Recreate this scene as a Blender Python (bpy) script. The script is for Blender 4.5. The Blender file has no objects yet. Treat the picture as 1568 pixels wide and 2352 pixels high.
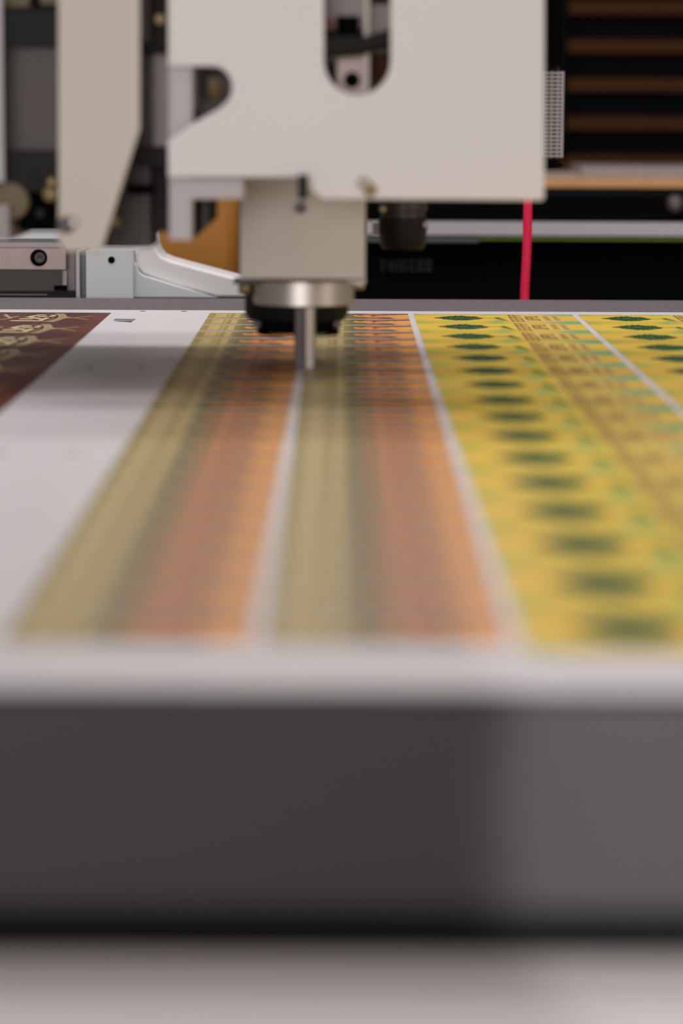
import bpy, bmesh, math, random
import numpy as np
from mathutils import Vector, Matrix

random.seed(4)
rng = np.random.RandomState(7)
SC = bpy.context.scene
COL = SC.collection

# ------------------------------------------------------------------ camera, world, lights, exposure
W, H, FPX = 1568, 2352, 6533.0
PITCH, ROLL = math.radians(8.153), math.radians(0.25)
CAMZ = 1.15
cam = bpy.data.cameras.new('camera')
cam.sensor_fit = 'HORIZONTAL'
cam.sensor_width = 24.0
cam.lens = FPX / W * 24.0
cam.clip_start = 0.02
cam.dof.use_dof = True
cam.dof.focus_distance = 3.42
cam.dof.aperture_fstop = 3.3
co = bpy.data.objects.new('camera', cam)
COL.objects.link(co)
CM = Matrix.Rotation(math.radians(90) - PITCH, 4, 'X') @ Matrix.Rotation(ROLL, 4, 'Z')
co.matrix_world = Matrix.Translation((0, 0, CAMZ)) @ CM
SC.camera = co
C3 = CM.to_3x3()

world = bpy.data.worlds.new('world')
SC.world = world
world.use_nodes = True
bg = world.node_tree.nodes['Background']
bg.inputs[0].default_value = (1.0, 0.93, 0.90, 1)
bg.inputs[1].default_value = 0.345


def area(name, loc, target, size, power, color=(1, 1, 1), size_y=None):
    l = bpy.data.lights.new(name, 'AREA')
    l.energy = power
    l.color = color
    l.size = size
    if size_y:
        l.shape = 'RECTANGLE'
        l.size_y = size_y
    o = bpy.data.objects.new(name, l)
    COL.objects.link(o)
    o.location = loc
    o.rotation_euler = (Vector(target) - Vector(loc)).to_track_quat('-Z', 'Y').to_euler()
    return o


area('ceiling_tube_rear', (-0.4, 3.35, 3.3), (-0.4, 3.35, 0), 3.0, 38, (1.0, 0.97, 0.96), 0.16)
area('ceiling_tube_middle', (-0.4, 2.75, 3.3), (-0.4, 2.75, 0), 3.0, 17, (1.0, 0.97, 0.96), 0.16)
area('window_behind_camera', (-0.9, -3.2, 1.55), (0, 2.6, 1.1), 2.6, 79, (1.0, 0.965, 0.965), 1.3)
area('window_side', (3.4, 0.4, 1.9), (0, 2.6, 1.0), 1.8, 22, (1.0, 0.92, 0.86), 1.4)

sp = bpy.data.lights.new('added_rail_spot', 'SPOT')  # added spot, no such lamp seen; its cone edge bounds the bright rail patch
sp.energy = 195
sp.spot_size = math.radians(13.6)
sp.spot_blend = 0.1
sp.shadow_soft_size = 0.015
sp.color = (0.97, 0.97, 1.0)
spo = bpy.data.objects.new('added_rail_spot', sp)
COL.objects.link(spo)
spo.location = (0.42, -1.2, 1.36)
spo.rotation_euler = (Vector((0.355, 1.2, 0.85)) - Vector(spo.location)).to_track_quat('-Z', 'Y').to_euler()

SC.view_settings.view_transform = 'Standard'
SC.view_settings.look = 'None'
SC.view_settings.exposure = 0.08
SC.view_settings.gamma = 1.0
SC.view_settings.use_curve_mapping = False

# ------------------------------------------------------------------ helpers


def pt(u, v, Y):
    """a point of the photo at the distance Y in front of the camera"""
    d = C3 @ Vector(((u - W / 2) / FPX, -(v - H / 2) / FPX, -1.0))
    t = Y / d.y
    return Vector((d.x * t, Y, CAMZ + d.z * t))


def lin(c):
    c = c / 255.0
    return c / 12.92 if c <= 0.04045 else ((c + 0.055) / 1.055) ** 2.4


def L(rgb):
    return (lin(rgb[0]), lin(rgb[1]), lin(rgb[2]), 1)


def mat(name, rgb, rough=0.5, metal=0.0, var=0.06, scale=40.0, bump=0.0, spec=0.5, coat=0.0):
    m = bpy.data.materials.new(name)
    m.use_nodes = True
    nt = m.node_tree
    b = nt.nodes['Principled BSDF']
    b.inputs['Roughness'].default_value = rough
    b.inputs['Metallic'].default_value = metal
    b.inputs['Specular IOR Level'].default_value = spec
    b.inputs['Coat Weight'].default_value = coat
    tc = nt.nodes.new('ShaderNodeTexCoord')
    nz = nt.nodes.new('ShaderNodeTexNoise')
    nz.inputs['Scale'].default_value = scale
    nz.inputs['Detail'].default_value = 4
    nt.links.new(tc.outputs['Object'], nz.inputs['Vector'])
    mx = nt.nodes.new('ShaderNodeMix')
    mx.data_type = 'RGBA'
    c = L(rgb)
    mx.inputs[6].default_value = tuple(x * (1 - var) for x in c[:3]) + (1,)
    mx.inputs[7].default_value = tuple(min(1, x * (1 + var)) for x in c[:3]) + (1,)
    nt.links.new(nz.outputs['Fac'], mx.inputs[0])
    nt.links.new(mx.outputs[2], b.inputs['Base Color'])
    if bump:
        bp = nt.nodes.new('ShaderNodeBump')
        bp.inputs['Strength'].default_value = bump
        bp.inputs['Distance'].default_value = 0.002
        nt.links.new(nz.outputs['Fac'], bp.inputs['Height'])
        nt.links.new(bp.outputs['Normal'], b.inputs['Normal'])
    return m


def artmat(name, rough=0.38):
    m = bpy.data.materials.new(name)
    m.use_nodes = True
    nt = m.node_tree
    b = nt.nodes['Principled BSDF']
    b.inputs['Roughness'].default_value = rough
    b.inputs['Specular IOR Level'].default_value = 0.35
    a = nt.nodes.new('ShaderNodeAttribute')
    a.attribute_name = 'art'
    nt.links.new(a.outputs['Color'], b.inputs['Base Color'])
    return m


M = {
    'paper': mat('white_film', (222, 217, 220), 0.36, var=0.01, spec=0.35),
    'felt': mat('grey_felt', (108, 102, 104), 0.95, var=0.5, scale=150, bump=0.6, spec=0.1),
    'felt_edge': mat('grey_felt_edge', (66, 60, 62), 0.9, var=0.2, scale=120, bump=0.3, spec=0.1),
    'rail': mat('anodised_rail', (38, 31, 33), 0.5, var=0.06, scale=9),
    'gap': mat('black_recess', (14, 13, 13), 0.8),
    'frame_paint': mat('light_frame_paint', (214, 206, 204), 0.45, var=0.02),
    'white': mat('white_painted_metal', (224, 221, 222), 0.42, var=0.015, scale=6),
    'beige': mat('beige_painted_metal', (200, 192, 181), 0.42, var=0.015, scale=6),
    'grey_paint': mat('lilac_grey_metal', (188, 182, 186), 0.45, var=0.02),
    'housing': mat('warm_grey_metal', (196, 187, 176), 0.45, var=0.02, scale=8),
    'black': mat('black_plastic', (13, 12, 12), 0.6, var=0.2, spec=0.3),
    'deep': mat('matt_black', (4, 4, 4), 0.9, var=0.2, spec=0.08),
    'dark': mat('dark_brown_grey_metal', (62, 54, 52), 0.45, metal=0.3, var=0.15),
    'mid': mat('grey_machined_metal', (112, 102, 101), 0.4, metal=0.4, var=0.08),
    'pinkmetal': mat('pinkish_machined_steel', (150, 132, 128), 0.4, metal=0.4, var=0.08, scale=60, bump=0.1),
    'chrome': mat('polished_steel', (196, 189, 184), 0.38, metal=0.9, var=0.03),
    'steel': mat('brushed_steel', (160, 151, 142), 0.45, metal=0.5, var=0.05),
    'darksteel': mat('dark_steel', (72, 62, 64), 0.45, metal=0.4, var=0.05),
    'brass': mat('brass', (150, 128, 90), 0.45, metal=0.4, var=0.1),
    'cream': mat('cream_plastic', (116, 104, 80), 0.6, var=0.05),
    'glasswhite': mat('pale_cool_metal', (206, 210, 212), 0.4, var=0.02),
    'glassgreen': mat('green_glass_edge', (72, 88, 80), 0.3, var=0.05),
    'orange': mat('ochre_painted_metal', (176, 116, 38), 0.45, var=0.06, scale=5),
    'red': mat('crimson_rubber', (252, 26, 84), 0.5, var=0.05),
    'darkred': mat('dark_red_plastic', (120, 20, 34), 0.5),
    'wood': mat('light_wood_edge', (238, 180, 120), 0.5, var=0.12, scale=14),
    'slat': mat('brown_wood_slat', (74, 46, 28), 0.8, var=0.12, scale=20, spec=0.1),
    'slatgap': mat('near_black_board', (13, 13, 14), 0.9, spec=0.08),
    'greenstrip': mat('olive_green_strip', (92, 118, 30), 0.5),
    'lavender': mat('lavender_grey_plastic', (168, 158, 158), 0.5, var=0.04),
    'mesh': mat('grey_woven_mesh', (190, 182, 190), 0.5, var=0.05),
    'ink': mat('black_ink', (46, 42, 44), 0.5, var=0.02),
    'lettering': mat('grey_lettering', (46, 42, 42), 0.6),
    'floor': mat('grey_concrete_floor', (120, 116, 112), 0.7, var=0.1, scale=3),
    'wall': mat('dark_workshop_wall', (46, 43, 42), 0.85, var=0.08, scale=2),
    'wallside': mat('off_white_wall', (196, 190, 184), 0.85, var=0.03, scale=2),
}


def link(name, me, m, parent=None):
    o = bpy.data.objects.new(name, me)
    if m:
        me.materials.append(m)
    COL.objects.link(o)
    if parent:
        adopt(o, parent)
    return o


def adopt(o, parent):
    p = parent
    mw = Matrix.Identity(4)
    chain = []
    while p:
        chain.append(p)
        p = p.parent
    for q in reversed(chain):
        mw = mw @ q.matrix_parent_inverse @ q.matrix_basis
    o.parent = parent
    o.matrix_parent_inverse = mw.inverted()


def build(name, bm, m, parent=None, smooth=False, bevel=0.0, segs=2, angle=35):
    if bevel > 0:
        es = [e for e in bm.edges if len(e.link_faces) == 2 and e.calc_face_angle(0) > math.radians(angle)]
        bmesh.ops.bevel(bm, geom=es, offset=bevel, segments=segs, affect='EDGES', profile=0.6, clamp_overlap=True)
    bmesh.ops.recalc_face_normals(bm, faces=bm.faces[:])
    me = bpy.data.meshes.new(name)
    bm.to_mesh(me)
    bm.free()
    if smooth:
        for p in me.polygons:
            p.use_smooth = True
        try:
            me.set_sharp_from_angle(angle=math.radians(40))
        except Exception:
            pass
    return link(name, me, m, parent)


def thing(name, label, cat, loc, group=None):
    o = bpy.data.objects.new(name, None)
    o.empty_display_size = 0.05
    COL.objects.link(o)
    o.location = loc
    return tag(o, label, cat, group)


def tag(o, label=None, cat=None, group=None, kind=None):
    if label:
        o['label'] = label
    if cat:
        o['category'] = cat
    if group:
        o['group'] = group
    if kind:
        o['kind'] = kind
    return o


def add_box(bm, x0, x1, y0, y1, z0, z1):
    vs = [bm.verts.new(p) for p in ((x0, y0, z0), (x1, y0, z0), (x1, y1, z0), (x0, y1, z0),
                                    (x0, y0, z1), (x1, y0, z1), (x1, y1, z1), (x0, y1, z1))]
    for f in ((0, 3, 2, 1), (4, 5, 6, 7), (0, 1, 5, 4), (1, 2, 6, 5), (2, 3, 7, 6), (3, 0, 4, 7)):
        bm.faces.new([vs[i] for i in f])


def box(name, x0, x1, y0, y1, z0, z1, m, parent=None, bevel=0.0, segs=2):
    bm = bmesh.new()
    add_box(bm, x0, x1, y0, y1, z0, z1)
    return build(name, bm, m, parent, smooth=bevel > 0, bevel=bevel, segs=segs)


def bpx(bm, u0, v0, u1, v1, Y0, Y1):
    """box whose front face spans the two photo points at the distance Y0 and which runs back to Y1"""
    a = pt(u0, v0, Y0)
    b = pt(u1, v1, Y0)
    add_box(bm, a.x, b.x, Y0, Y1, min(a.z, b.z), max(a.z, b.z))


def pbox(name, u0, v0, u1, v1, Y0, Y1, m, parent=None, bevel=0.0015, segs=2):
    bm = bmesh.new()
    bpx(bm, u0, v0, u1, v1, Y0, Y1)
    return build(name, bm, m, parent, smooth=True, bevel=bevel, segs=segs)


def add_lathe(bm, prof, c, n=48, axis='Z', cap=True):
    """prof: list of (radius, along) revolved about an axis through c"""
    rings = []
    for r, h in prof:
        ring = []
        for i in range(n):
            a = 2 * math.pi * i / n
            if axis == 'Z':
                p = Vector((c[0] + r * math.cos(a), c[1] + r * math.sin(a), c[2] + h))
            elif axis == 'Y':
                p = Vector((c[0] + r * math.cos(a), c[1] + h, c[2] + r * math.sin(a)))
            else:
                p = Vector((c[0] + h, c[1] + r * math.cos(a), c[2] + r * math.sin(a)))
            ring.append(bm.verts.new(p))
        rings.append(ring)
    for a, b in zip(rings, rings[1:]):
        for i in range(n):
            j = (i + 1) % n
            bm.faces.new((a[i], a[j], b[j], b[i]))
    if cap:
        bm.faces.new(rings[0][::-1])
        bm.faces.new(rings[-1])


def lathe(name, prof, c, m, parent=None, n=48, axis='Z', smooth=True):
    bm = bmesh.new()
    add_lathe(bm, prof, c, n, axis)
    return build(name, bm, m, parent, smooth=smooth)


def tube(name, pts, r, m, parent=None, n=16):
    cu = bpy.data.curves.new(name, 'CURVE')
    cu.dimensions = '3D'
    s = cu.splines.new('BEZIER')
    s.bezier_points.add(len(pts) - 1)
    for b, p in zip(s.bezier_points, pts):
        b.co = p
        b.handle_left_type = b.handle_right_type = 'AUTO'
    cu.bevel_depth = r
    cu.bevel_resolution = n // 4
    cu.use_fill_caps = True
    o = bpy.data.objects.new(name, cu)
    COL.objects.link(o)
    bpy.context.view_layer.update()
    me = bpy.data.meshes.new_from_object(o.evaluated_get(bpy.context.evaluated_depsgraph_get()))
    bpy.data.objects.remove(o)
    for p in me.polygons:
        p.use_smooth = True
    me.materials.clear()
    return link(name, me, m, parent)


def plate(name, outer, Y0, thick, m, parent=None, holes=(), bevel=0.0012):
    """sheet of metal cut to an outline of photo points, its front at Y0, with real holes"""
    cu = bpy.data.curves.new(name, 'CURVE')
    cu.dimensions = '2D'
    cu.fill_mode = 'BOTH'
    for poly in [outer] + list(holes):
        s = cu.splines.new('POLY')
        P = [pt(u, v, Y0) for u, v in poly]
        s.points.add(len(P) - 1)
        for q, p in zip(s.points, P):
            q.co = (p.x, p.z, 0, 1)
        s.use_cyclic_u = True
    cu.extrude = thick / 2 - bevel
    cu.bevel_depth = bevel
    cu.bevel_resolution = 2
    cu.offset = -bevel
    o = bpy.data.objects.new(name, cu)
    COL.objects.link(o)
    bpy.context.view_layer.update()
    me = bpy.data.meshes.new_from_object(o.evaluated_get(bpy.context.evaluated_depsgraph_get()))
    bpy.data.objects.remove(o)
    Yc = Y0 + thick / 2
    for v in me.vertices:
        x, y, z = v.co
        v.co = (x, Yc - z, y)
    me.materials.clear()
    return link(name, me, m, parent)


def arc(cx, cy, rx, ry, a0, a1, n=12):
    return [(cx + rx * math.cos(math.radians(a0 + (a1 - a0) * i / n)),
             cy + ry * math.sin(math.radians(a0 + (a1 - a0) * i / n))) for i in range(n + 1)]


# ------------------------------------------------------------------ the room
tag(box('floor', -4.5, 4.5, -4, 9, -0.05, 0, M['floor']), kind='structure')
tag(box('wall_back', -4.5, 4.5, 9, 9.1, 0, 3.6, M['wall']), kind='structure')
tag(box('wall_left', -4.6, -4.5, -4, 9, 0, 3.6, M['wallside']), kind='structure')
tag(box('wall_right', 4.5, 4.6, -4, 9, 0, 3.6, M['wallside']), kind='structure')

# ------------------------------------------------------------------ the cutting table
TZ = 0.9
T = thing('cutting_table', 'long flatbed cutting table with grey felt top, dark front rail and pale lower frame',
          'cutting table', (0, 2.4, 0))
box('felt_bed', -0.95, 0.95, 1.212, 3.695, TZ - 0.012, TZ, M['felt'], T, 0.003)
box('bed_core', -0.95, 0.95, 1.222, 3.69, TZ - 0.11, TZ - 0.0125, M['gap'], T)
bm = bmesh.new()
add_box(bm, -0.97, 0.97, 1.196, 1.221, TZ - 0.094, TZ - 0.003)
build('front_rail', bm, M['rail'], T, smooth=True, bevel=0.004, segs=3)
box('lower_beam', -0.97, 0.97, 0.93, 1.17, TZ - 0.24, TZ - 0.108, M['frame_paint'], T, 0.012, 4)
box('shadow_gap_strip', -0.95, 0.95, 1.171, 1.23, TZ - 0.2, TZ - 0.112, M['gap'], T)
for sx in (-0.88, 0.88):
    for y in (1.12, 3.55):
        box('leg', sx - 0.05, sx + 0.05, y - 0.05, y + 0.05, 0, TZ - 0.2, M['frame_paint'], T, 0.006)
box('rear_beam', -0.95, -0.10, 3.697, 4.3, TZ - 0.16, TZ - 0.004, M['black'], T, 0.003)
for sx in (-0.88, -0.16):
    box('leg', sx - 0.04, sx + 0.04, 4.15, 4.23, 0, TZ - 0.16, M['frame_paint'], T, 0.006)

# ------------------------------------------------------------------ the printed sheet
SZ = TZ + 0.0006
sheet = box('printed_sheet', -0.72, 0.72, 1.203, 3.472, TZ, SZ, M['paper'])
tag(sheet, 'large white sheet printed with orange, yellow and brown labels on the felt table', 'printed sheet')


def smooth01(a, b, x):
    t = np.clip((x - a) / (b - a), 0, 1)
    return t * t * (3 - 2 * t)


def vnoise(U, V, fu, fv, seed):
    r = np.random.RandomState(seed)
    g = r.rand(int(fv) + 3, int(fu) + 3)
    x = U * fu
    y = V * fv
    xi = x.astype(int)
    yi = y.astype(int)
    tx = x - xi
    ty = y - yi
    tx = tx * tx * (3 - 2 * tx)
    ty = ty * ty * (3 - 2 * ty)
    return (g[yi, xi] * (1 - tx) + g[yi, xi + 1] * tx) * (1 - ty) + (g[yi + 1, xi] * (1 - tx) + g[yi + 1, xi + 1] * tx) * ty


def blend(img, mask, rgb):
    m = np.clip(mask, 0, 1)[..., None]
    return img * (1 - m) + np.array(rgb, float) * m


def rect(U, V, u0, u1, v0, v1, s=0.004):
    return smooth01(u0 - s, u0 + s, U) * (1 - smooth01(u1 - s, u1 + s, U)) * \
        smooth01(v0 - s, v0 + s, V) * (1 - smooth01(v1 - s, v1 + s, V))


def seg(U, V, u0, v0, u1, v1, w, asp=1.0):
    du, dv = (u1 - u0), (v1 - v0) * asp
    X, Z = U - u0, (V - v0) * asp
    t = np.clip((X * du + Z * dv) / (du * du + dv * dv + 1e-9), 0, 1)
    d = np.hypot(X - t * du, Z - t * dv)
    return 1 - smooth01(w * 0.7, w * 1.3, d)


def art_mesh(name, nx, ny, fn, gain=1.0):
    """a flat grid of unit size carrying the printed picture as a colour attribute"""
    u = np.linspace(0, 1, nx + 1)
    v = np.linspace(0, 1, ny + 1)
    U, V = np.meshgrid(u, v)
    img = fn(U, V)
    c = np.clip(img / 255.0, 0, 1)
    c = np.where(c <= 0.04045, c / 12.92, ((c + 0.055) / 1.055) ** 2.4)
    c = np.clip(c * gain, 0, 0.9)
    n = (nx + 1) * (ny + 1)
    co_ = np.zeros((n, 3))
    co_[:, 0] = U.ravel()
    co_[:, 1] = V.ravel()
    i = np.arange(nx)[None, :] + (nx + 1) * np.arange(ny)[:, None]
    q = np.stack([i, i + 1, i + nx + 2, i + nx + 1], -1).reshape(-1, 4)
    me = bpy.data.meshes.new(name)
    me.from_pydata(co_.tolist(), [], q.tolist())
    at = me.color_attributes.new('art', 'FLOAT_COLOR', 'POINT')
    at.data.foreach_set('color', np.concatenate([c.reshape(-1, 3), np.ones((n, 1))], 1).ravel().astype(np.float32))
    me.update()
    return me


# yellow label: u runs left to right, v from the camera away
def art_yellow(U, V):
    n1 = vnoise(U, V, 5, 4, 1)
    n2 = vnoise(U, V, 14, 20, 2)
    img = np.zeros(U.shape + (3,)) + np.array((214, 182, 68.))
    img = blend(img, n1 * 0.7, (222, 172, 78))
    edge = np.abs(V - 0.5) * 2
    # greener bands where one label meets the next
    img = blend(img, smooth01(0.45, 1.0, edge + 0.25 * (n2 - 0.5)) * (0.25 + 0.55 * n1), (168, 166, 58))
    img = blend(img, smooth01(0.13, 0.0, U) * smooth01(0.25, 1.0, edge) * 0.5, (128, 162, 88))
    img = blend(img, smooth01(0.35, 1, edge) * smooth01(0.75, 0.92, U) * 0.9, (104, 158, 128))
    img = blend(img, smooth01(0.5, 1, edge) * rect(U, V, 0.44, 0.53, -1, 2, 0.05) * 0.8, (124, 166, 110))
    # hill slope below the tree
    hill = 0.525 + 0.05 * (V - 0.5)
    img = blend(img, smooth01(0.05, 0.0, np.abs(U - hill)) * smooth01(0.62, 0.38, V) * 0.5, (146, 158, 66))
    blob = np.exp(-((U - 0.512 - 0.11 * np.clip(0.56 - V, 0, 1)) / 0.016) ** 2) * smooth01(0.05, 0.35, V) * smooth01(0.64, 0.54, V)
    img = blend(img, blob * 0.85, (60, 104, 58))
    img = blend(img, np.exp(-(((U - 0.512) / 0.012) ** 2 + ((V - 0.5) / 0.07) ** 2)), (30, 66, 38))
    # stem
    img = blend(img, rect(U, V, 0.41, 0.51, 0.485, 0.525, 0.006) * 0.85, (96, 84, 26))
    # cypress crown, pointed at the left
    t = np.clip((U - 0.118) / 0.305, 0, 1)
    half = 0.275 * np.power(np.sin(np.pi * np.power(t, 1.08)), 0.62) * (0.45 + 0.55 * smooth01(0, 0.35, t))
    rag = (vnoise(U, V, 130, 7, 3) - 0.5) * 0.08 + (vnoise(U, V, 50, 7, 31) - 0.5) * 0.03
    inside = smooth01(-0.03, 0.03, half + rag - np.abs(V - 0.5)) * (U > 0.118) * (U < 0.423)
    img = blend(img, inside, (30, 70, 38))
    img = blend(img, inside * smooth01(0.55, 0.85, vnoise(U, V, 110, 26, 5)) * 0.8, (88, 128, 60))
    img = blend(img, inside * smooth01(0.62, 0.8, vnoise(U, V, 90, 22, 8)) * 0.8, (14, 46, 30))
    # rows of lettering, sideways
    ink = (104, 78, 40)

    def glyphs(u0, u1, v0, v1, k, col, st, seed, base=0.35):
        nonlocal img
        r = random.Random(seed)
        img = blend(img, rect(U, V, u0, u1, v0, v1) * base, col)
        h = (v1 - v0) / k
        for j in range(k):
            a, b = v0 + h * (j + 0.12), v0 + h * (j + 0.88)
            w = 0.016
            img = blend(img, rect(U, V, u0, u1, a - w, a + w) * st, col)
            kind = r.choice('EFPHU')
            if kind in 'EFP':
                img = blend(img, rect(U, V, u0, u0 + 0.010, a, b) * st, col)
                m_ = (u0 + u1) / 2
                img = blend(img, rect(U, V, m_ - 0.004, m_ + 0.004, a, b) * st, col)
                if kind == 'E':
                    img = blend(img, rect(U, V, u1 - 0.010, u1, a, b) * st, col)
                if kind == 'P':
                    img = blend(img, rect(U, V, u0, m_, b - w, b + w) * st, col)
            elif kind == 'H':
                m_ = (u0 + u1) / 2
                img = blend(img, rect(U, V, m_ - 0.005, m_ + 0.005, a, b) * st, col)
                img = blend(img, rect(U, V, u0, u1, b - w, b + w) * st, col)
            else:
                img = blend(img, rect(U, V, u1 - 0.010, u1, a, b) * st, col)
                img = blend(img, rect(U, V, u0, u1, b - w, b + w) * st, col)

    img = blend(img, rect(U, V, 0.58, 0.90, 0.08, 0.92, 0.03) * 0.4, (206, 176, 128))
    glyphs(0.588, 0.665, 0.08, 0.92, 6, ink, 0.8, 2, 0.15)
    glyphs(0.685, 0.77, 0.22, 0.78, 4, (92, 70, 36), 0.8, 5, 0.1)
    glyphs(0.80, 0.835, 0.24, 0.80, 8, (140, 106, 56), 0.5, 6, 0.15)
    glyphs(0.86, 0.892, 0.24, 0.80, 8, (140, 106, 56), 0.45, 9, 0.12)
    return img


def art_orange(U, V):
    n = vnoise(U, V, 12, 6, 11)
    img = np.zeros(U.shape + (3,)) + np.array((142, 126, 72.))
    img = blend(img, n * 0.4, (118, 104, 58))
    img = blend(img, smooth01(0.3, 0.42, U), (104, 96, 62))
    # tan lettering blocks in the olive part, sideways
    tan = (190, 166, 122)
    for (a, b, k, st, sd) in ((0.075, 0.125, 3, 0.8, 1), (0.13, 0.185, 5, 0.95, 2), (0.20, 0.225, 3, 0.5, 3), (0.265, 0.325, 7, 0.85, 4)):
        r = random.Random(sd)
        h = 0.8 / k
        img = blend(img, rect(U, V, a, b, 0.12, 0.9) * st * 0.45, tan)
        for j in range(k):
            y = 0.12 + h * j
            img = blend(img, rect(U, V, a, b, y + h * 0.1, y + h * 0.35) * st, tan)
            uu = a + (b - a) * r.choice((0.0, 0.4, 0.7))
            img = blend(img, rect(U, V, uu, uu + 0.012, y + h * 0.2, y + h * 0.9) * st, tan)
    # picture: dark ground with a glowing horizontal form
    d = smooth01(0.36, 0.47, U)
    img = blend(img, d * smooth01(0.62, 0.9, V) * 0.8, (92, 62, 44))
    img = blend(img, smooth01(0.52, 0.60, U) * 0.9, (146, 100, 68))
    img = blend(img, smooth01(0.40, 0.5, U) * smooth01(0.22, 0.06, V) * 0.45, (92, 92, 66))
    wav = 0.5 + 0.05 * np.sin(U * 34) + 0.04 * np.sin(U * 71 + 1) - 0.12 * smooth01(0.62, 0.9, U)
    hw = 0.16 * smooth01(0.415, 0.45, U) + 0.05 * np.sin(U * 23) + 0.20 * smooth01(0.72, 0.92, U)
    body = smooth01(-0.05, 0.06, hw - np.abs(V - wav)) * smooth01(0.415, 0.43, U)
    img = blend(img, body, (212, 150, 80))
    img = blend(img, body * smooth01(0.45, 0.8, vnoise(U, V, 9, 30, 12)) * 0.6, (190, 100, 40))
    img = blend(img, body * smooth01(0.55, 0.85, vnoise(U, V, 6, 40, 13)) * smooth01(0.72, 0.8, U) * 0.6, (240, 176, 84))
    img = blend(img, np.exp(-(((U - 0.60) / 0.045) ** 2 + ((V - 0.78) / 0.16) ** 2)) * 0.8, (158, 76, 54))
    img = blend(img, np.exp(-(((U - 0.50) / 0.05) ** 2 + ((V - 0.30) / 0.07) ** 2)) * 0.9, (96, 44, 26))
    img = blend(img, np.exp(-(((U - 0.635) / 0.02) ** 2 + ((V - 0.62) / 0.10) ** 2)) * 1.2, (46, 28, 22))
    img = blend(img, np.exp(-(((U - 0.76) / 0.08) ** 2 + ((V - 0.16) / 0.07) ** 2)) * 1.1, (50, 34, 26))
    img = blend(img, np.exp(-(((U - 0.665) / 0.035) ** 2 + ((V - 0.5) / 0.5) ** 2)) * 0.30, (150, 66, 44))
    img = blend(img, smooth01(0.66, 0.8, U) * smooth01(0.72, 0.86, V) * 0.9, (98, 60, 44))
    img = blend(img, smooth01(0.9, 0.99, U) * smooth01(0.8, 0.6, V) * 0.4, (216, 144, 74))
    return img


def art_brown(U, V):
    # u 0..1 over 0.26 m, the printed picture is turned on its side, its foot at the right
    n = vnoise(U, V, 18, 8, 21)
    U0 = U
    U = np.interp(U0, [0, 0.5, 0.606, 0.748, 0.82, 0.927, 1], [-0.4, -0.02, 0.18, 0.56, 0.79, 0.94, 1.05])
    img = np.zeros(U.shape + (3,)) + np.array((102, 56, 47.))
    img = blend(img, n * 0.7, (82, 44, 40))
    img = blend(img, smooth01(0.75, 1.0, V) * 0.7, (70, 48, 44))
    img = blend(img, smooth01(0.9, 1, U) * 0.5, (124, 60, 44))
    cu, cv = 0.44, 0.5
    halo = np.exp(-(((U - 0.55) / 0.28) ** 4 + ((V - 0.52) / 0.36) ** 4))
    img = blend(img, halo * 0.85, (46, 32, 32))
    asp = 1.0
    # speckle of leaves
    sp_ = smooth01(0.74, 0.80, vnoise(U0, V, 150, 40, 23)) * halo
    img = blend(img, sp_ * 0.8, (150, 118, 92))
    R = np.hypot((U - 0.22), (V - 0.5) * 0.8)
    ang_ok = (U > 0.3) * (np.abs(V - 0.5) < 0.40)
    for rr, w, c in ((0.385, 0.006, (176, 132, 96)), (0.402, 0.004, (150, 110, 84))):
        img = blend(img, (1 - smooth01(w * 0.6, w * 1.4, np.abs(R - rr))) * ang_ok, c)
    # ribbon
    rib = smooth01(0.445, 0.452, R) * smooth01(0.565, 0.558, R) * ang_ok
    img = blend(img, rib, (172, 152, 112))
    lett = smooth01(0.475, 0.48, R) * smooth01(0.535, 0.53, R) * smooth01(0.5, 0.75, np.sin(V * 95)) * ang_ok
    img = blend(img, lett * 0.55, (120, 96, 60))
    # crossed sticks
    for s in ((0.735, 0.36, 0.94, 0.66), (0.735, 0.66, 0.94, 0.34), (0.725, 0.34, 0.80, 0.5), (0.725, 0.68, 0.80, 0.5)):
        img = blend(img, seg(U, V, *s, 0.013, asp), (178, 138, 92))
    # big cream letter strokes
    cream = (226, 204, 158)
    for (u0, v0, u1, v1, w) in ((0.18, 0.20, 0.50, 0.20, 0.022), (0.24, 0.38, 0.34, 0.38, 0.022), (0.27, 0.56, 0.50, 0.36, 0.020),
                                (0.30, 0.58, 0.38, 0.74, 0.022), (0.38, 0.75, 0.44, 0.75, 0.022), (0.42, 0.60, 0.55, 0.62, 0.022),
                                (0.55, 0.62, 0.58, 0.72, 0.018), (0.48, 0.24, 0.53, 0.46, 0.018)):
        img = blend(img, seg(U, V, u0, v0, u1, v1, w * 2.5, asp), (54, 36, 30))
        img = blend(img, seg(U, V, u0, v0, u1, v1, w * 1.8, asp), cream)
    # winged crest at the head
    for s in ((0.02, 0.8, 0.10, 0.5), (0.01, 0.25, 0.12, 0.42), (0.10, 0.45, 0.16, 0.62), (0.04, 0.62, 0.12, 0.5)):
        img = blend(img, seg(U, V, *s, 0.014, asp), (196, 160, 140))
    return img


ame = {'y': art_mesh('yellow_label', 320, 110, art_yellow, 1.22),
       'o': art_mesh('orange_label', 200, 70, art_orange, 1.4),
       'b': art_mesh('brown_label', 420, 130, art_brown, 0.95)}
ame['y'].materials.append(artmat('yellow_print'))
ame['o'].materials.append(artmat('orange_print'))
ame['b'].materials.append(artmat('brown_print', 0.42))


def label_part(name, me, x0, x1, y0, y1):
    o = bpy.data.objects.new(name, me)
    COL.objects.link(o)
    o.parent = sheet
    o.location = (x0, y0, SZ + 0.00025)
    o.scale = (x1 - x0, y1 - y0, 1)
    return o


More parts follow.
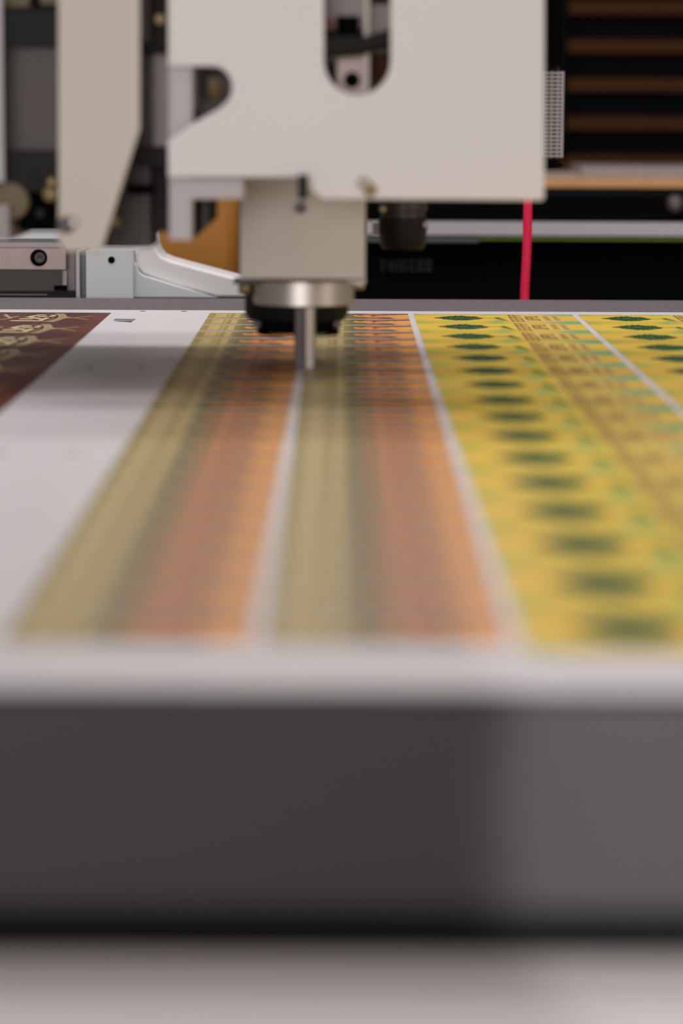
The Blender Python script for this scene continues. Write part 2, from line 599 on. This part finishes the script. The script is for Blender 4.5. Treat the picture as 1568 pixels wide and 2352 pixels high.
YB, YF = 3.4245, 1.30
OP = 0.0924
for (x0, x1, dx) in ((-0.1592, -0.0433, 0), (-0.0358, 0.0787, 0)):
    y = YB
    while y - OP > YF - 0.01:
        label_part('orange_label', ame['o'], x0, x1, max(y - OP + 0.0092, YF), y - 0.0004)
        y -= OP
YP = 0.1345
for (x0, x1, kmax) in ((0.0856, 0.2762, 16), (0.2832, 0.4752, 13)):
    for k in range(kmax):
        yc = 3.3606 - YP * k
        y1 = min(yc + YP / 2, YB)
        label_part('yellow_label', ame['y'], x0, x1, max(yc - YP / 2, 1.284), y1)
BP = 0.1645
for k in range(9):
    yc = 3.3386 - BP * k
    label_part('brown_label', ame['b'], -0.278 - 0.258, -0.278, yc - BP / 2, min(yc + BP / 2, YB))

# round register dots and the small printed ruler mark on the white strip
for (x, y) in ((-0.242, 3.452), (-0.192, 3.452), (-0.2405, 2.702), (-0.1917, 2.702), (-0.193, 2.03), (-0.1925, 1.46), (-0.243, 2.03)):
    lathe('register_dot', [(0.0036, 0), (0.0036, 0.0003)], (x, y, SZ), M['ink'], sheet, n=20)
bm = bmesh.new()
for k in range(13):
    a = pt(260 + k * 3.5, 741, 3.29).x
    x = -0.2655 + k * 0.0019
    vs = [bm.verts.new(p) for p in ((x, 3.300, SZ + 0.0003), (x + 0.0009, 3.300, SZ + 0.0003),
                                    (x + 0.0011, 3.325, SZ + 0.0003), (x + 0.0002, 3.325, SZ + 0.0003))]
    bm.faces.new(vs)
    if k % 2:
        vs = [bm.verts.new(p) for p in ((x, 3.310, SZ + 0.0003), (x + 0.0016, 3.310, SZ + 0.0003),
                                        (x + 0.0016, 3.314, SZ + 0.0003), (x, 3.314, SZ + 0.0003))]
        bm.faces.new(vs)
vs = [bm.verts.new(p) for p in ((-0.2655, 3.291, SZ + 0.0003), (-0.2430, 3.274, SZ + 0.0003), (-0.2425, 3.294, SZ + 0.0003))]
bm.faces.new(vs)
build('caption_mark', bm, M['ink'], sheet)

# ------------------------------------------------------------------ gantry and tool carriage
G = thing('gantry_beam', 'grey overhead gantry beam reaching in from the left behind the tool carriage', 'gantry', (0, 3.12, 0))
box('beam', -1.15, 0.02, 2.905, 3.03, 1.36, 1.52, M['grey_paint'], G, 0.008)
for sx in (-1.09,):
    box('upright', sx - 0.06, sx + 0.06, 2.90, 3.04, 0, 1.36, M['grey_paint'], G, 0.006)

CY = 2.45   # front of the covers
K = thing('tool_carriage', 'white tool carriage with slotted cover plate, hanging above the printed sheet',
          'tool carriage', (pt(780, 240, 2.63).x, 2.63, 1.06))
cover = [(385, -840), (385, 153), (440, 153), (488, 153)] + arc(490, 201, 42, 48, -90, 40, 9) + \
        [(505, 248), (440, 284), (385, 322), (385, 408), (678, 408), (738, 458), (1238, 461)] + arc(1240, 452, 10, 9, 90, 0, 5) + [(1250, -840)]
slot = [(744, -70), (744, 142)] + arc(820, 142, 76, 76, 180, 0, 20)[1:] + [(896, -70)]
slot = [(744, -70)] + arc(820, 138, 76, 80, 180, 0, 22) + [(896, -70)]
plate('cover_plate', cover, CY, 0.008, M['white'], K, holes=[slot], bevel=0.002)
plate('side_plate', [(131, -840), (321, -840), (321, 296), (233, 578), (146, 578), (133, 555)], CY - 0.02, 0.008, M['beige'], K, bevel=0.002)
for (u, v) in ((163, 512),):
    p = pt(u, v, CY - 0.02)
    lathe('screw', [(0.0040, 0.002), (0.0050, -0.001), (0.0040, -0.004), (0.0020, -0.005)], (p.x + 0.002, p.y, p.z), M['chrome'], K, 24, 'Y')
p = pt(152, 517, CY - 0.02)
lathe('screw_recess', [(0.0075, -0.0006), (0.0075, 0.001)], (p.x, p.y, p.z), M['darksteel'], K, 24, 'Y')
p = pt(836, 420, CY)
lathe('screw', [(0.0046, 0.002), (0.0052, -0.002), (0.0035, -0.004)], (p.x, p.y, p.z), M['steel'], K, 24, 'Y')
p = pt(850, 436, CY)
lathe('screw', [(0.0060, 0.003), (0.0060, -0.001), (0.0035, -0.003)], (p.x, p.y, p.z), M['brass'], K, 24, 'Y')
# upright arm behind the cover on its left side, with the bracket to the spindle housing
plate('mounting_arm', [(387, 120), (441, 120), (441, 410), (560, 410), (560, 458), (441, 458), (441, 553), (387, 553)],
      CY + 0.012, 0.03, M['grey_paint'], K, bevel=0.002)
# carriage body that the plates are screwed to, well above the sheet
a, b = pt(460, 0, CY), pt(1238, 0, CY)
mx_ = pt(790, 0, CY).x
box('carriage_body', a.x, mx_, 2.63, 2.90, 1.21, 1.56, M['dark'], K, 0.004)
box('cover_spacer', pt(905, 0, CY).x, b.x - 0.004, CY + 0.009, CY + 0.05, 1.10, 1.50, M['grey_paint'], K, 0.003)
box('cover_spacer', pt(540, 0, CY).x, pt(735, 0, CY).x, CY + 0.009, 2.629, 1.14, 1.50, M['grey_paint'], K, 0.003)
box('cover_rib', mx_ + 0.001, b.x - 0.004, 2.55, 2.62, 1.45, 1.50, M['grey_paint'], K, 0.003)
# what shows in the slot
pbox('slide_block', 746, -90, 838, 62, 2.51, 2.62, M['mid'], K)
pbox('slide_block', 852, 10, 900, 118, 2.52, 2.62, M['mid'], K)
pbox('sensor_box', 772, 36, 824, 82, 2.49, 2.509, M['deep'], K)
pbox('red_connector', 744, 43, 764, 62, 2.485, 2.505, M['darkred'], K, 0.001)
pbox('guide_rod', 837, -90, 847, 222, 2.475, 2.485, M['steel'], K)
q0, q1 = pt(738, 112, 2.464), pt(905, 84, 2.464)
tube('black_hose', [q0, pt(815, 108, 2.464), q1], 0.0072, M['black'], K)
q0, q1 = pt(742, 92, 2.48), pt(840, 86, 2.48)
pbox('clamp', 748, 80, 836, 126, 2.49, 2.508, M['black'], K)
pbox('bearing_block', 774, 128, 834, 224, 2.49, 2.53, M['pinkmetal'], K, 0.002)
p = pt(808, 184, 2.49)
lathe('bearing_bore', [(0.0072, 0.003), (0.0072, -0.001), (0.0045, -0.0012), (0.003, -0.0006)], (p.x, p.y, p.z), M['deep'], K, 28, 'Y')
pbox('side_block', 742, 124, 770, 205, 2.49, 2.53, M['black'], K)
p = pt(762, 132, 2.488)
lathe('screw', [(0.0028, 0.002), (0.0028, -0.002)], (p.x, p.y, p.z), M['mid'], K, 16, 'Y')
pbox('brown_block', 850, 128, 902, 186, 2.5, 2.53, M['slat'], K)
pbox('lower_bracket', 742, 190, 902, 232, 2.535, 2.55, M['dark'], K)
# D shaped opening at the left: roller inside
pbox('roller_housing', 432, 130, 560, 330, 2.53, 2.61, M['dark'], K)
p = pt(486, 204, 2.505)
lathe('roller', [(0.0025, -0.006), (0.0055, -0.004), (0.0060, 0.004), (0.0095, 0.006), (0.0095, 0.022)], (p.x, p.y, p.z), M['brass'], K, 28, 'Y')
p = pt(472, 188, 2.49)
pbox('lever', 460, 150, 478, 222, 2.485, 2.493, M['black'], K)
pbox('fork', 440, 158, 452, 250, 2.5, 2.52, M['mid'], K)

# slide column between the two plates
pbox('column', 322, 110, 392, 345, 2.53, 2.61, M['dark'], K)
pbox('column_edge', 352, 120, 392, 340, 2.522, 2.529, M['mid'], K)
pbox('upper_bearing', 316, -110, 392, 124, 2.51, 2.63, M['black'], K)
pbox('guide_rod', 322, -110, 342, 96, 2.502, 2.509, M['dark'], K)
p = pt(367, 44, 2.505)
lathe('screw', [(0.0042, 0.004), (0.0042, -0.001)], (p.x, p.y, p.z), M['brass'], K, 20, 'Y')
pbox('lower_bearing', 296, 336, 400, 382, 2.51, 2.63, M['black'], K)
pbox('lower_bearing', 350, 382, 440, 533, 2.54, 2.63, M['black'], K)
plate('foot_plate', [(438, 440), (498, 440), (498, 500), (440, 553)], 2.525, 0.012, M['black'], K, bevel=0.001)
pbox('foot_rib', 466, 440, 476, 524, 2.518, 2.524, M['dark'], K)
bm = bmesh.new()
bpx(bm, 200, 380, 347, 569, 2.53, 2.63)
for u in (236, 262, 282, 300, 316, 332):
    bpx(bm, u, 380, u + 9, 567, 2.52, 2.531)
build('finned_block', bm, M['dark'], K, smooth=True, bevel=0.0008)
pbox('finned_block_cap', 292, 424, 346, 446, 2.506, 2.519, M['deep'], K)
p = pt(264, 509, 2.515)
lathe('screw', [(0.0045, 0.006), (0.005, -0.001), (0.003, -0.003)], (p.x, p.y, p.z), M['brass'], K, 20, 'Y')

# left-hand mechanism partly out of frame
pbox('end_plate', -160, -120, 9, 418, 2.49, 2.498, M['grey_paint'], K)
pbox('motor_body', 13, 90, 134, 350, 2.53, 2.66, M['dark'], K, 0.004)
pbox('motor_cap', -30, 20, 134, 106, 2.505, 2.66, M['black'], K, 0.003)
pbox('upper_bracket', -30, -110, 66, 16, 2.52, 2.66, M['cream'], K)
pbox('upper_bracket', 92, -110, 134, 10, 2.52, 2.66, M['cream'], K)
pbox('motor_base', 14, 345, 134, 440, 2.51, 2.69, M['black'], K, 0.004)
pbox('motor_base', 42, 438, 134, 531, 2.52, 2.69, M['deep'], K, 0.004)
p = pt(24, 462, 2.51)
lathe('pulley', [(0.008, -0.004), (0.016, -0.002), (0.0165, 0.01), (0.0165, 0.03)], (p.x, p.y, p.z), M['cream'], K, 32, 'Y')
for (u, v, r) in ((114, 446, 0.0062), (118, 418, 0.0045)):
    p = pt(u, v, 2.502)
    lathe('brass_nut', [(r * 0.6, -0.002), (r, 0), (r, 0.012)], (p.x, p.y, p.z), M['brass'], K, 6 if r < 0.005 else 20, 'Y')
for (u, v) in ((80, 412), (92, 490)):
    p = pt(u, v, 2.506)
    lathe('screw', [(0.004, -0.001), (0.004, 0.006)], (p.x, p.y, p.z), M['black'], K, 16, 'Y')
box('back_plate', pt(-160, 0, 2.53).x, pt(400, 0, 2.53).x, 2.691, 2.90, 1.055, 1.56, M['dark'], K, 0.003)
pbox('knife_unit', -150, 470, 20, 552, 2.49, 2.69, M['lavender'], K, 0.004)
box('cable_tray', pt(-160, 0, 2.53).x, pt(345, 0, 2.53).x, 2.631, 2.69, 1.04, 1.2, M['dark'], K, 0.003)

# ------------------------------------------------------------------ milling spindle
hz = pt(690, 642, 2.665)
S = thing('milling_spindle', 'warm grey spindle with polished steel collar and steel bit standing on the printed sheet',
          'spindle', (pt(699, 842, 2.70).x, 2.72, TZ))
pbox('spindle_housing', 551, 405, 838, 641, 2.62, 2.80, M['housing'], S, 0.005, 4)
p0, p1 = pt(695, 405, 2.664), pt(695, 456, 2.664)
bm = bmesh.new()
bpx(bm, 684, 402, 706, 458, CY - 0.014, CY - 0.001)
build('clamp_lever', bm, M['black'], S, smooth=True, bevel=0.004, segs=4)
p = pt(690, 478, 2.618)
lathe('shadow_disc', [(0.0052, -0.002), (0.0052, 0.006)], (p.x, p.y, p.z), M['darksteel'], S, 24, 'Y')  # dark disc painted in for the brown shadow at this spot
tip = pt(697, 648, 2.735)
SX = tip.x
SY = 2.7385
zt = pt(697, 645, 2.69).z
lathe('flange', [(0.0535, 0.0), (0.0535, 0.0040)], (SX, SY, zt + 0.0), M['dark'], S, 64)
zb = pt(697, 706, 2.69).z
lathe('collar', [(0.0475, zb - zt), (0.0485, zb - zt + 0.001), (0.0485, -0.0015), (0.047, -0.0003)], (SX, SY, zt), M['chrome'], S, 96)
for (u, v, r, mm) in ((562, 661, 0.0068, 'brass'), (822, 652, 0.0058, 'chrome')):
    p = pt(u, v, 2.74)
    lathe('thumb_screw', [(r * 0.7, -0.006), (r, -0.003), (r, 0.004), (r * 0.7, 0.006)], (p.x, p.y, p.z), M[mm], S, 20, 'X')
p = pt(553, 648, 2.72)
pbox('side_tab', 536, 643, 600, 653, 2.715, 2.75, M['dark'], S)
pbox('side_tab', 795, 643, 840, 652, 2.715, 2.75, M['steel'], S)
# dust skirt
zs0, zs1 = pt(697, 742, 2.73).z, pt(697, 768, 2.73).z
bxc = pt(681, 700, 2.78).x
SKY = 2.775
lathe('dust_skirt', [(0.0465, zs0), (0.0505, zs0 + 0.006), (0.0505, zt - 0.0005)], (bxc, SKY, 0), M['black'], S, 72)
bm = bmesh.new()
add_lathe(bm, [(0.039, zs1), (0.0405, zs1 + 0.004), (0.0405, zs0 + 0.002)], (bxc + 0.0015, SKY, 0), 72)
for k in range(72):
    a = 2 * math.pi * k / 72
    add_lathe(bm, [(0.0011, zs1 - 0.003), (0.0013, zs1 + 0.01)], (bxc + 0.0015 + 0.0390 * math.cos(a), SKY + 0.0390 * math.sin(a), 0), 6)
build('brush_ring', bm, M['deep'], S, smooth=True)
for u in (590, 775):
    p = pt(u, 744, 2.745)
    lathe('skirt_screw', [(0.0035, -0.003), (0.0040, 0), (0.0035, 0.004)], (p.x, p.y - 0.006, p.z), M['darksteel'], S, 16, 'Y')
# bit: one square steel shank, its shaded and lit facets painted as two steels
def prism_z(name, pts, z0, z1, m, parent, bevel=0.0):
    bm = bmesh.new()
    b0 = [bm.verts.new((x, y, z0)) for x, y in pts]
    b1 = [bm.verts.new((x, y, z1)) for x, y in pts]
    n = len(pts)
    bm.faces.new(b0[::-1])
    bm.faces.new(b1)
    for i in range(n):
        j = (i + 1) % n
        bm.faces.new((b0[i], b0[j], b1[j], b1[i]))
    return build(name, bm, m, parent, smooth=bevel > 0, bevel=bevel)


zc = pt(697, 700, 2.69).z
x0, x1, x2, x3 = [pt(u, 780, 2.702).x for u in (676, 698, 702, 724)]
prism_z('bit_shaded_facet', [(x0, 2.7035), (x0 + 0.001, 2.7005), (x1, 2.6995), (x1, 2.7125), (x0, 2.7125)], SZ + 0.0012, zc, M['darksteel'], S, 0.0008)
prism_z('bit_lit_facet', [(x1 + 0.0001, 2.7025), (x2, 2.7005), (x3 - 0.002, 2.6995), (x3, 2.704), (x3 - 0.001, 2.7125), (x1 + 0.0001, 2.7125)], SZ + 0.0006, zc, M['steel'], S, 0.0008)

# ------------------------------------------------------------------ registration camera
cxp = pt(925, 500, 2.86)
bm = bmesh.new()
add_box(bm, mx_ + 0.001, 0.25, 2.80, 2.855, 1.405, 1.445)
add_box(bm, 0.19, 0.25, 2.856, 3.05, 1.405, 1.445)
build('side_arm', bm, M['dark'], K, bevel=0.002)
R = thing('registration_camera', 'small black barrel shaped camera hanging under the right side of the cover plate', 'camera', (cxp.x, 2.86, pt(925, 578, 2.81).z))
z = lambda v: pt(925, v, 2.81).z
rr = 0.0235
lathe('barrel', [(rr - 0.004, z(578)), (rr - 0.001, z(570)), (rr + 0.001, z(530)), (rr + 0.001, z(505))], (cxp.x, 2.86, 0), M['black'], R, 48)
lathe('focus_ring', [(rr - 0.001, z(504.8)), (rr - 0.001, z(490)), (rr + 0.001, z(488)), (rr + 0.001, z(440))], (cxp.x, 2.86, 0), M['dark'], R, 12)
pbox('thumb_screw', 855, 512, 882, 542, 2.855, 2.865, M['lavender'], R, 0.003)
pbox('thumb_screw', 972, 510, 984, 522, 2.845, 2.855, M['lavender'], R, 0.002)
box('camera_mount', cxp.x - 0.02, cxp.x + 0.02, 2.845, 2.875, z(440.2), 1.20, M['black'], R, 0.002)
box('mount_arm', mx_ + 0.0008, cxp.x + 0.02, 2.845, 2.875, 1.2005, 1.23, M['black'], R, 0.002)
p = pt(880, 480, 2.83)
lathe('mount_screw', [(0.003, -0.002), (0.003, 0.01)], (p.x, p.y, p.z), M['brass'], R, 14, 'Y')

# ------------------------------------------------------------------ things on the rear beam of the table
YR = 3.735
B = thing('rail_block', 'pinkish steel rail block with one round socket bolt at the left rear of the table', 'rail block', (pt(60, 683, YR).x, YR + 0.05, TZ))
pbox('upper_block', -120, 569, 151, 619, YR, YR + 0.12, M['pinkmetal'], B, 0.002)
p = pt(89, 592, YR)
lathe('bolt_socket', [(0.0112, -0.0010), (0.0112, 0.002)], (p.x, p.y, p.z), M['deep'], B, 36, 'Y')
lathe('bolt', [(0.0018, -0.0012), (0.0030, -0.0022), (0.0066, -0.0022), (0.0072, -0.001)], (p.x + 0.0014, p.y, p.z), M['dark'], B, 24, 'Y')
pbox('lower_block', -120, 619, 142, 668, YR + 0.004, YR + 0.12, M['dark'], B, 0.002)
pbox('latch', 124, 656, 149, 667, YR - 0.004, YR + 0.003, M['deep'], B)
pbox('spacer', 141, 621, 153, 655, YR + 0.01, YR + 0.10, M['grey_paint'], B)
pbox('base_strip', -120, 668.5, 173, 684, YR - 0.006, YR + 0.12, M['black'], B, 0.001)
pbox('base_edge', -120, 675, 108, 678, YR - 0.008, YR - 0.0062, M['mid'], B, 0.0004)
pbox('side_guard', 153, 560, 173, 668, YR + 0.02, YR + 0.12, M['mid'], B, 0.001)
pl = thing('machine_ledge', 'thin white ledge with a green edge line above the pinkish rail block', 'ledge', (pt(60, 560, YR).x, YR + 0.06, pt(60, 568, YR).z))
pbox('upper_slab', -120, 528, 145, 548.5, YR + 0.015, YR + 0.12, M['glasswhite'], pl)
pbox('green_edge', -120, 548.6, 145, 557, YR + 0.018, YR + 0.12, M['glassgreen'], pl, 0.0005)
pbox('lower_slab', -120, 557.2, 145, 568.5, YR + 0.005, YR + 0.12, M['lavender'], pl)
E1 = thing('end_block', 'pale cool grey machine block with one black bolt hole behind the table', 'machine block', (pt(245, 685, YR).x, YR + 0.05, TZ))
pbox('block', 197, 575, 305.5, 685, YR, YR + 0.2, M['glasswhite'], E1, 0.0015)
pbox('green_groove', 181, 578, 196.5, 685, YR + 0.012, YR + 0.2, M['glassgreen'], E1, 0.002)
pbox('edge_trim', 174, 575, 183, 685, YR, YR + 0.2, M['grey_paint'], E1, 0.001)
p = pt(256, 597, YR)
lathe('bolt_hole', [(0.0046, -0.0006), (0.0046, 0.001)], (p.x, p.y, p.z), M['deep'], E1, 24, 'Y')
# white arm with sloping upper facet
YA = 3.76
A = thing('support_arm', 'smooth white support arm sloping down in front of the ochre cover', 'support arm', (pt(420, 685, YA).x, YA + 0.05, TZ))
low = [(306, 600)] + arc(345, 612, 30, 24, 180, 100, 6) + [(400, 655), (500, 684), (306, 684)]
plate('arm_foot', low, YA - 0.006, 0.02, M['glasswhite'], A, bevel=0.0015)
up = [(309, 565), (344, 562), (353, 535), (357, 562)] + [(362, 578), (372, 590), (390, 598), (460, 617), (548, 640), (640, 662), (640, 684), (500, 684), (400, 655), (330, 630), (309, 610)]
plate('arm_body', up, YA + 0.006, 0.10, M['white'], A, bevel=0.004)
# ------------------------------------------------------------------ ochre cover further back
O = plate('machine_cover', [(300, 300), (520, 300), (547, 330), (547, 632), (536, 650), (300, 650)], 4.32, 0.3, M['orange'], bevel=0.02)
tag(O, 'ochre painted metal machine cover seen between the white arm and the spindle', 'machine cover')
bp = pt(424, 650, 4.32)
box('cover_stand', pt(300, 0, 4.32).x + 0.02, pt(540, 0, 4.32).x, 4.34, 4.6, 0, bp.z + 0.01, M['black'], O)
O2 = O

# ------------------------------------------------------------------ red cable
ux = pt(1205, 690, 3.80).x
CBL = tube('red_cable', [(ux - 0.001, 3.80, 0.0), (ux - 0.001, 3.80, 0.6), (ux - 0.0005, 3.80, pt(0, 680, 3.8).z), (ux + 0.0018, 3.80, pt(0, 560, 3.8).z),
                   (ux + 0.0022, 3.80, pt(0, 470, 3.8).z), (ux + 0.001, 3.80, 1.25), (ux - 0.005, 3.66, 1.45), (0.235, 3.35, 1.47), (0.225, 3.02, 1.4525)], 0.0061, M['red'])
tag(CBL, 'bright crimson cable hanging upright behind the table', 'cable')

# ------------------------------------------------------------------ black machine behind
YM = 4.7
Q = thing('black_machine', 'wide black machine behind the table with a white bar and olive strip across it', 'machine', (pt(1200, 600, YM).x, YM + 0.2, 0))
a, b = pt(600, 447, YM), pt(2200, 447, YM)
box('body', a.x, b.x, YM, YM + 0.5, 0, a.z, M['deep'], Q, 0.004)
pbox('white_bar', 840, 509, 2190, 545, YM - 0.03, YM - 0.001, M['grey_paint'], Q, 0.005, 3)
pbox('olive_strip', 1100, 545.5, 2190, 556, YM - 0.034, YM - 0.001, M['greenstrip'], Q, 0.0005)
pbox('grey_strip', 840, 545.5, 1099, 556, YM - 0.034, YM - 0.001, M['glassgreen'], Q, 0.0005)
p = pt(1550, 468, YM)
lathe('knob', [(0.010, -0.012), (0.013, -0.010), (0.016, -0.003), (0.016, 0.0)], (p.x, p.y, p.z), M['darksteel'], Q, 32, 'Y')
lathe('knob_cap', [(0.006, -0.0155), (0.009, -0.0125)], (p.x - 0.001, p.y, p.z + 0.001), M['mid'], Q, 24, 'Y')
bm = bmesh.new()
u = 872
for k, (wd, kind) in enumerate(((18, 'T'), (20, 'O'), (22, 'W'), (18, 'E'), (18, 'R'), (16, 'I'))):
    t0, t1 = 596, 624
    if kind == 'T':
        bpx(bm, u, t0, u + wd - 3, t0 + 5, YM - 0.001, YM)
        bpx(bm, u + wd / 2 - 4, t0, u + wd / 2, t1, YM - 0.001, YM)
    elif kind in 'OE':
        bpx(bm, u, t0, u + wd - 4, t0 + 5, YM - 0.001, YM)
        bpx(bm, u, t1 - 5, u + wd - 4, t1, YM - 0.001, YM)
        bpx(bm, u, t0, u + 5, t1, YM - 0.001, YM)
        if kind == 'O':
            bpx(bm, u + wd - 9, t0, u + wd - 4, t1, YM - 0.001, YM)
        else:
            bpx(bm, u, 607, u + wd - 6, 612, YM - 0.001, YM)
    else:
        bpx(bm, u, t0, u + 5, t1, YM - 0.001, YM)
        bpx(bm, u + wd - 9, t0, u + wd - 4, t1, YM - 0.001, YM)
        bpx(bm, u, 608, u + wd - 4, 613, YM - 0.001, YM)
    u += wd + 2
build('lettering', bm, M['lettering'], Q)

# counter with pale top, further back
YC = 5.5
N = thing('wood_counter', 'light wood edged counter standing behind the black machine', 'counter', (pt(1600, 440, YC).x, YC + 0.3, 0))
a, b = pt(1100, 441, YC), pt(2300, 414, YC)
box('worktop', a.x, b.x, YC, YC + 0.6, a.z, b.z, M['wood'], N, 0.003)
box('cabinet', a.x + 0.02, b.x - 0.02, YC + 0.03, YC + 0.58, 0, a.z - 0.0005, M['deep'], N)
ct = b.z + 0.0004
tray = box('paper_stack', pt(1345, 0, YC).x, pt(2200, 0, YC).x, YC + 0.04, YC + 0.3, ct, pt(1400, 383, YC + 0.04).z, M['lavender'], None, 0.0015)
tag(tray, 'pale lavender stack of sheets lying on the wood counter, right part', 'paper')
t2 = box('folded_cloth', pt(1205, 0, YC).x, pt(1342, 0, YC).x, YC + 0.03, YC + 0.2, ct, pt(1300, 397, YC + 0.03).z, M['lavender'], None, 0.005)
tag(t2, 'low pale cloth at the left end of the wood counter', 'cloth')
t3 = box('brown_pouch', pt(1322, 0, YC).x, pt(1400, 0, YC).x, YC + 0.31, YC + 0.4, ct, pt(1350, 372, YC + 0.3).z, M['slat'], None, 0.008, 3)
tag(t3, 'small dark brown pouch on the counter behind the pale stack', 'pouch')

# slatted panel behind everything
YS = 6.2
P = thing('slatted_rack', 'tall dark rack with evenly spaced brown wooden slats behind the counter', 'rack', (pt(1600, 300, YS).x, YS + 0.1, 0))
a, b = pt(1090, 0, YS), pt(2300, 0, YS)
box('back_board', a.x, b.x, YS + 0.03, YS + 0.09, 0, 2.2, M['slatgap'], P)
pbox('post', 1225, -500, 1291, 900, YS + 0.0, YS + 0.029, M['slatgap'], P)
dz = (pt(1400, 284, YS).z - pt(1400, 372, YS).z)
zt0 = pt(1400, 283, YS).z
for k in range(-3, 9):
    zz = zt0 + dz * k
    box('slat', pt(1292, 0, YS).x, b.x, YS + 0.008, YS + 0.029, zz - dz * 0.17, zz + dz * 0.17, M['slat'], P, 0.002)
# ------------------------------------------------------------------ woven cable sleeve at the right of the carriage
YV = 3.05
a, b = pt(1245, 376, YV), pt(1297, 150, YV)
SL = thing('mesh_sleeve', 'grey woven mesh sleeve hanging beside the right edge of the cover plate', 'mesh sleeve', ((a.x + b.x) / 2, YV + 0.03, a.z))
cx_, r_ = pt(1258, 300, YV).x, pt(1297, 300, YV).x - pt(1258, 300, YV).x
lathe('core', [(r_ * 0.7, a.z + 0.001), (r_ * 0.93, a.z + 0.004), (r_ * 0.93, b.z - 0.008), (r_ * 0.7, b.z - 0.001)], (cx_, YV + 0.03, 0), M['black'], SL, 32)
bm = bmesh.new()
nz_ = 22
for k in range(nz_):
    zz = a.z + 0.008 + (b.z - a.z - 0.016) * k / (nz_ - 1)
    add_lathe(bm, [(r_ * 0.93, zz - 0.0012), (r_ * 1.0, zz - 0.0010), (r_ * 1.0, zz + 0.0010), (r_ * 0.93, zz + 0.0012)], (cx_, YV + 0.03, 0), 32, 'Z', cap=True)
for k in range(14):
    an = 2 * math.pi * k / 14
    add_lathe(bm, [(0.0011, a.z + 0.006), (0.0011, b.z - 0.006)], (cx_ + r_ * 0.98 * math.cos(an), YV + 0.03 + r_ * 0.98 * math.sin(an), 0), 6)
build('wire_mesh', bm, M['mesh'], SL, smooth=True)
box('end_cap', cx_ - r_, cx_ + r_ * 0.9, YV + 0.004, YV + 0.056, a.z - 0.003, a.z, M['deep'], SL, 0.001)
box('hanger', cx_ - r_ * 0.7, pt(1290, 0, YV).x, YV + 0.001, YV + 0.045, b.z + 0.0005, 1.42, M['deep'], SL, 0.001)
